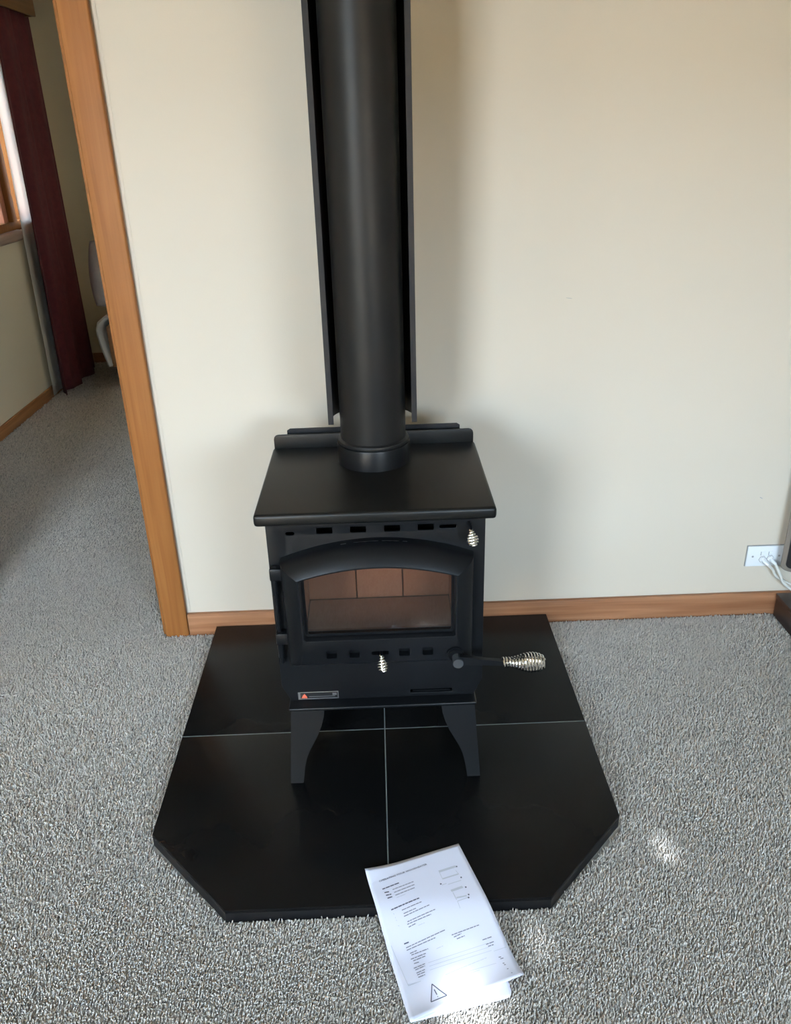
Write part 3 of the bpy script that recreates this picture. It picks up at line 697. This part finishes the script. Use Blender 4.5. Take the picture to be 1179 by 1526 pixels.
LINES = [[0.109,0.169,0.281,0.162,2],[0.2,0.196,0.415,0.188,1],[0.205,0.22,0.413,0.212,1],[0.207,0.243,0.405,0.235,1],[0.211,0.263,0.302,0.259,0],[0.117,0.198,0.161,0.202,2],[0.123,0.221,0.174,0.225,2],[0.128,0.245,0.174,0.245,2],[0.128,0.328,0.408,0.319,2],[0.219,0.355,0.415,0.349,1],[0.225,0.379,0.347,0.376,1],[0.221,0.396,0.473,0.387,1],[0.235,0.434,0.509,0.427,1],[0.228,0.448,0.459,0.446,1],[0.233,0.466,0.305,0.462,1],[0.136,0.352,0.143,0.361,0],[0.144,0.379,0.144,0.386,0],[0.145,0.397,0.148,0.404,0],[0.145,0.433,0.156,0.437,0],[0.318,0.479,0.38,0.479,0],[0.151,0.546,0.195,0.547,3],[0.158,0.572,0.531,0.564,1],[0.157,0.587,0.427,0.584,1],[0.176,0.612,0.239,0.611,1],[0.183,0.624,0.337,0.628,1],[0.167,0.647,0.304,0.648,1],[0.182,0.662,0.292,0.662,1],[0.181,0.68,0.224,0.682,1],[0.166,0.707,0.268,0.706,1],[0.173,0.72,0.262,0.718,1],[0.174,0.741,0.251,0.739,1],[0.175,0.753,0.244,0.753,1],[0.177,0.769,0.238,0.769,1],[0.57,0.607,0.831,0.612,1],[0.582,0.623,0.655,0.62,1],[0.601,0.639,0.676,0.639,1],[0.809,0.701,0.894,0.703,1],[0.823,0.733,0.897,0.734,1],[0.833,0.748,0.884,0.75,1],[0.405,0.647,0.467,0.646,0],[0.296,0.708,0.842,0.73,5],[0.295,0.731,0.838,0.754,5],[0.289,0.754,0.846,0.778,5],[0.397,0.816,0.78,0.809,0],[0.475,0.842,0.835,0.862,5],[0.424,0.854,0.679,0.865,5],[0.423,0.877,0.537,0.883,5],[0.421,0.9,0.526,0.903,5],[0.862,0.787,0.979,0.791,5],[0.877,0.833,0.898,0.835,1],[0.885,0.846,0.913,0.847,1],[0.886,0.877,0.9,0.879,1],[0.89,0.889,0.905,0.891,1],[0.896,0.921,0.908,0.922,1],[0.078,0.794,0.188,0.795,5],[0.04,0.524,0.078,0.794,5]]
DIAG = [[0.688,0.176,0.688,0.236,0],[0.687,0.237,0.853,0.237,3],[0.714,0.29,0.85,0.29,1],[0.845,0.204,0.858,0.242,0],[0.725,0.358,0.728,0.417,1],[0.735,0.404,0.832,0.412,3],[0.73,0.428,0.832,0.427,1],[0.73,0.428,0.728,0.477,0],[0.824,0.332,0.836,0.347,2],[0.658,0.281,0.706,0.279,1],[0.685,0.174,0.863,0.173,4],[0.715,0.344,0.833,0.341,4]]
def words(l):
    """break a line of print into word-long strokes"""
    u0, v0, u1, v1, k = l; L = u1-u0
    hh = {0: 0.0005, 1: 0.0009, 2: 0.00125, 3: 0.0012, 5: 0.0004}[k]
    if k == 5 or L < 0.05: return [[u0, v0, u1, v1, hh]]
    out_, t = [], 0.0; rr = random.Random(int(u0*1e4+v0*1e3))
    while t < 1:
        wl = rr.uniform(0.018, 0.05)/L; e = min(1, t+wl); out_.append([u0+L*t, v0+(v1-v0)*t, u0+L*e, v0+(v1-v0)*e, hh]); t = e + 0.0045/L
    return out_
strips('body_print', 'ink', [w_ for l in LINES if l[4] in (1,) for w_ in words(l)])
strips('subheading_print', 'ink_dark', [w_ for l in LINES if l[4] in (2, 3) for w_ in words(l)])
strips('faint_print', 'ink_soft', [w_ for l in LINES if l[4] in (0, 5) for w_ in words(l)])
strips('heater_diagram', 'ink_soft', [[a, b, c_, d, {0: 0.0005, 1: 0.0007, 2: 0.0010, 3: 0.0015, 4: 0.0026}[k]] for a, b, c_, d, k in DIAG])
strips('callout_dots', 'ink_dark', [[u-0.007, v, u+0.007, v, 0.0016] for u, v in ((0.871, 0.177), (0.863, 0.269), (0.652, 0.27), (0.861, 0.35), (0.854, 0.409), (0.841, 0.429))] + [[0.912, 0.957, 0.919, 0.957, 0.0008]])
strips('warning_triangle', 'ink_dark', [[0.265, 0.837, 0.345, 0.936, 0.0009], [0.345, 0.936, 0.208, 0.936, 0.0009], [0.208, 0.936, 0.265, 0.837, 0.0009], [0.267, 0.872, 0.273, 0.908, 0.0009], [0.270, 0.921, 0.275, 0.921, 0.0011]])
# heading lettering
tcu = bpy.data.curves.new('heading', 'FONT'); tcu.body = 'OPERATING YOUR WOODHEATER'; tcu.size = 1.0; tcu.offset = 0.022; tcu.resolution_u = 2
to = bpy.data.objects.new('heading', tcu); C.objects.link(to)
bpy.context.view_layer.update()
hme = bpy.data.meshes.new_from_object(to.evaluated_get(bpy.context.evaluated_depsgraph_get())); bpy.data.objects.remove(to)
mx = max(v.co.x for v in hme.vertices); mh = 0.70
for v in hme.vertices:
    tx, ty = v.co.x/mx, v.co.y/mh
    u = 0.101 + 0.506*tx + 0.0006*0; vv = 0.1115 - 0.018*tx - 0.0125*ty
    v.co = page_pt(u, vv, 0.00035)
hd = link('heading_print', hme, 'ink_dark', booklet, 0)

# ================================================================ wall socket, plugs and cords
outlet = thing('wall_outlet', 'white double power outlet low on the cream wall at right', 'outlet', (1.2335, -0.001, 0.2095))
OZ0, OZ1, OX0, OX1 = 0.174, 0.2455, 1.1725, 1.292
bm = bmesh.new(); add_box(bm, OX0-0.001, OX1+0.001, -0.004, -0.0002, OZ0-0.001, OZ1+0.001); fin(bm, 'plate_edge', 'socket_gap', outlet)
bm = bmesh.new(); add_box(bm, OX0, OX1, -0.009, -0.004, OZ0, OZ1, 0.002, 2); fin(bm, 'face_plate', 'white_plastic', outlet)
for cx in (1.191, 1.276):
    bm = bmesh.new(); add_tube(bm, [(cx, -0.0088, 0.2100), (cx, -0.0098, 0.2100)], 0.0034, 12); fin(bm, 'screw', 'socket_gap', outlet)
for cx in (1.2215, 1.2465):
    bm = bmesh.new(); add_box(bm, cx-0.0065, cx+0.0065, -0.0092, -0.0088, 0.2135, 0.2265); sw = fin(bm, 'switch', 'socket_gap', outlet)
    box('rocker', 'white_plastic', cx-0.0050, cx+0.0075, -0.0120, -0.0090, 0.2150, 0.2275, sw, 0.001)
def plug_tree(cx, cz, label, path):
    p = thing('power_plug', label, 'plug', (cx, -0.010, cz), 'plugs in the wall outlet')
    bm = bmesh.new()
    hexa = lambda r, y: [(cx + r*math.cos(R(60*k+10)), y, cz + r*math.sin(R(60*k+10))) for k in range(6)]
    add_loft(bm, [hexa(0.0125, -0.0095), hexa(0.0125, -0.0105)]); fin(bm, 'plug_shadow_rim', 'socket_gap', p)
    bm = bmesh.new(); add_loft(bm, [hexa(0.0113, -0.0106), hexa(0.0110, -0.015), hexa(0.0095, -0.017)]); add_tube(bm, [(cx, -0.016, cz), (cx+0.002, -0.026, cz-0.003), (cx+0.010, -0.033, cz-0.009)], [0.0062, 0.0056, 0.0042], 12)
    b = fin(bm, 'plug_body', 'white_plastic', p)
    pts = [(cx+0.008, -0.032, cz-0.008)] + path
    # smooth the run
    cu = []
    V = [Vector(q) for q in pts]
    for i in range(len(V)-1):
        p0, p1, p2, p3 = V[max(i-1, 0)], V[i], V[i+1], V[min(i+2, len(V)-1)]
        for k in range(8):
            t = k/8; cu.append(0.5*((2*p1) + (-p0+p2)*t + (2*p0-5*p1+4*p2-p3)*t*t + (-p0+3*p1-3*p2+p3)*t**3))
    cu.append(V[-1])
    tube('cord', 'cord', cu, 0.0042, p, 10)
plug_tree(1.2235, 0.1995, 'left white plug in the wall outlet with cord sagging right', [(1.240, -0.030, 0.184), (1.256, -0.024, 0.168), (1.275, -0.020, 0.140), (1.33, -0.016, 0.105)])
plug_tree(1.2480, 0.2015, 'right white plug in the wall outlet nearest the television', [(1.2665, -0.036, 0.174), (1.280, -0.036, 0.1485), (1.2932, -0.034, 0.124), (1.33, -0.032, 0.092)])

# ================================================================ television bench and television (right edge)
bench = thing('television_bench', 'low dark brown bench on the carpet at the right edge', 'bench', (1.72, -0.47, FZ))
box('plinth', 'bench', 1.288, 2.10, -0.90, -0.020, FZ, 0.060, bench, 0.002)
box('bench_top', 'bench', 1.2855, 2.11, -0.91, -0.0185, 0.0605, 0.077, bench, 0.003)
tv = thing('television', 'television with champagne rim and dark screen standing on the brown bench', 'television', (1.66, -0.35, 0.077))
d = Vector((0.80, -0.60, 0)).normalized(); nrm = Vector((-0.60, -0.80, 0))
orig = Vector((1.2685, -0.040, 0.180))
def tvp(a, z, o): return orig + d*a + Vector((0, 0, z)) + nrm*o
def tv_loop(a0, a1, z0_, z1_, r_, o): return [tvp(a, z, o) for a, z in rrect(a0, a1, z0_, z1_, r_, 6)]
W_, H_ = 0.86, 0.56
bm = bmesh.new(); add_loft(bm, [tv_loop(0.005, W_-0.005, 0.005, H_-0.005, 0.02, -0.030), tv_loop(0, W_, 0, H_, 0.022, -0.020), tv_loop(0, W_, 0, H_, 0.022, 0.004), tv_loop(0.003, W_-0.003, 0.003, H_-0.003, 0.020, 0.008)]); fin(bm, 'frame', 'bezel', tv)
bm = bmesh.new(); add_loft(bm, [tv_loop(0.016, W_-0.016, 0.014, H_-0.014, 0.012, 0.0081), tv_loop(0.017, W_-0.017, 0.015, H_-0.015, 0.012, 0.0100)]); fin(bm, 'inner_bezel', 'bezel_dark', tv)
bm = bmesh.new(); add_loft(bm, [tv_loop(0.046, W_-0.036, 0.040, H_-0.036, 0.003, 0.0101), tv_loop(0.046, W_-0.036, 0.040, H_-0.036, 0.003, 0.0112)]); fin(bm, 'screen', 'screen', tv)
bm = bmesh.new(); add_loft(bm, [[tvp(a, -0.101, o) for a, o in ((0.26, 0.10), (0.60, 0.10), (0.60, -0.13), (0.26, -0.13))], [tvp(a, -0.091, o) for a, o in ((0.27, 0.09), (0.59, 0.09), (0.59, -0.12), (0.27, -0.12))]]); fin(bm, 'stand_foot', 'bezel_dark', tv)
bm = bmesh.new(); add_loft(bm, [[tvp(a, -0.0915, o) for a, o in ((0.38, 0.0), (0.48, 0.0), (0.48, -0.03), (0.38, -0.03))], [tvp(a, 0.08, o) for a, o in ((0.38, -0.021), (0.48, -0.021), (0.48, -0.045), (0.38, -0.045))]]); fin(bm, 'stand_neck', 'bezel_dark', tv)

# ================================================================ bedroom: pelmet, curtain, bed, pillow
pel = thing('curtain_pelmet', 'brown timber pelmet box above the burgundy curtain', 'pelmet', (-2.0, 2.5, 2.14))
box('pelmet_front', 'pelmet', -1.945, -1.925, 1.30, 3.36, 2.13, 2.36, pel, 0.003)
box('pelmet_end', 'pelmet', -2.059, -1.9455, 3.34, 3.36, 2.13, 2.36, pel, 0.003)
box('pelmet_lid', 'pelmet', -2.059, -1.9455, 1.30, 3.3395, 2.34, 2.36, pel, 0.003)
curt = thing('window_curtain', 'floor length burgundy curtain drawn to the right of the bedroom window', 'curtain', (-1.99, 3.1, 0.0))
def drape(name, m, y0, y1, x_mid, amp, folds, z0, z1, flare, ph, th=0.004, spread=0.0):
    nu, nv = 110, 26
    bm = bmesh.new(); g = []
    for j in range(nv+1):
        s = j/nv; z = z1 + (z0-z1)*s; row = []
        for i in range(nu+1):
            t = i/nu
            a = amp*(0.55 + 0.45*s)
            x = x_mid + flare*s*0.3 + a*math.sin(2*math.pi*folds*t + ph) + 0.35*a*math.sin(2*math.pi*folds*2.3*t + ph*2 + 1.2*s)
            ya = y0 - spread*s
            y = ya + (y1-ya)*t + 0.010*math.sin(2*math.pi*folds*t*2 + ph) * s
            row.append(bm.verts.new((x, y, z)))
        g.append(row)
    for j in range(nv):
        for i in range(nu): bm.faces.new((g[j][i], g[j+1][i], g[j+1][i+1], g[j][i+1]))
    o = fin(bm, name, m, curt, 60)
    md = o.modifiers.new('thickness', 'SOLIDIFY'); md.thickness = th
    return o
drape('curtain_panel', 'curtain', 2.845, 3.42, -1.985, 0.026, 2.6, 0.012, 2.20, 0.04, 2.2, 0.004, 0.115)
drape('lining', 'lining', 2.810, 3.38, -2.026, 0.004, 3.0, 0.022, 2.19, 0.0, 1.1, 0.0015, 0.110)

bed = thing('timber_bed', 'timber bed with white quilt hanging over its end beyond the doorway', 'bed', (-1.0, 3.2, 0))
box('side_rail', 'bed_wood', -1.665, 0.30, 2.905, 2.93, 0.14, 0.40, bed, 0.004)
box('side_rail', 'bed_wood', -1.665, 0.30, 3.545, 3.57, 0.14, 0.40, bed, 0.004)
box('end_rail', 'bed_wood', -1.690, -1.665, 2.905, 3.57, 0.14, 0.40, bed, 0.004)
for px_, py_ in ((-1.66, 2.94), (-1.66, 3.50), (0.25, 2.94), (0.25, 3.50)): box('leg', 'bed_wood', px_, px_+0.05, py_, py_+0.05, FZ, 0.139, bed, 0.003)
box('mattress', 'quilt', -1.66, 0.30, 2.935, 3.54, 0.33, 0.455, bed, 0.03, 4)
# quilt: over the top, round the end and down, cut edge towards the door
bm = bmesh.new()
qp = [(0.28, 0.470), (-0.6, 0.474), (-1.50, 0.474), (-1.62, 0.470), (-1.680, 0.455), (-1.722, 0.425), (-1.738, 0.385), (-1.736, 0.340), (-1.728, 0.280), (-1.715, 0.215), (-1.698, 0.150)]
loops = []
for (x, z), (nx_, nz_) in zip(qp, [(0, 1), (0, 1), (0, 1), (-0.1, 1), (-0.45, 0.9), (-0.8, 0.6), (-1, 0.05), (-1, -0.1), (-0.98, -0.2), (-0.96, -0.26), (-0.96, -0.26)]):
    t = 0.013
    o1 = (x+nx_*t, z+nz_*t); o2 = (x-nx_*t, z-nz_*t)
    loops.append([(o1[0], 2.890, o1[1]), (x, 2.880, z), (o2[0], 2.890, o2[1]), (o2[0], 3.590, o2[1]), (x, 3.598, z), (o1[0], 3.590, o1[1])])
add_loft(bm, loops); fin(bm, 'quilt', 'quilt', bed, 60)
# pillow leaning upright on the bed
bm = bmesh.new()
nu, nv = 24, 24
pw, ph_, pt_ = 0.62, 0.42, 0.085
pc = Vector((-1.480, 3.07, 0.700))
px_a, pz_a = Vector((1, 0.0, 0)), Vector((0, 0.22, 0.975)).normalized(); pn = px_a.cross(pz_a)
grid = {}
for sgn in (1, -1):
    for j in range(nv+1):
        for i in range(nu+1):
            a, b = 2*i/nu-1, 2*j/nv-1
            edge = abs(a) > 0.999 or abs(b) > 0.999
            if sgn < 0 and edge: grid[(sgn, i, j)] = grid[(1, i, j)]; continue
            th = pt_*((1-a**4)*(1-b**4))**0.55*(1+0.10*math.sin(5*a+3*b)*math.cos(4*b))
            pinch = 1-0.10*(abs(a)**2)*(abs(b)**6) ; p2 = 1-0.12*(abs(b)**2)*(abs(a)**6)
            q = pc + px_a*(a*pw/2*(1-0.08*b*b)) + pz_a*(b*ph_/2*(1-0.06*a*a)) + pn*(sgn*th)
            grid[(sgn, i, j)] = bm.verts.new(q)
for sgn in (1, -1):
    for j in range(nv):
        for i in range(nu):
            q = (grid[(sgn, i, j)], grid[(sgn, i+1, j)], grid[(sgn, i+1, j+1)], grid[(sgn, i, j+1)])
            bm.faces.new(q if sgn > 0 else q[::-1])
pl = fin(bm, 'bed_pillow', 'pillow', None, 80)
tag(pl, 'plump pale lilac pillow propped upright on the white quilt', 'pillow')
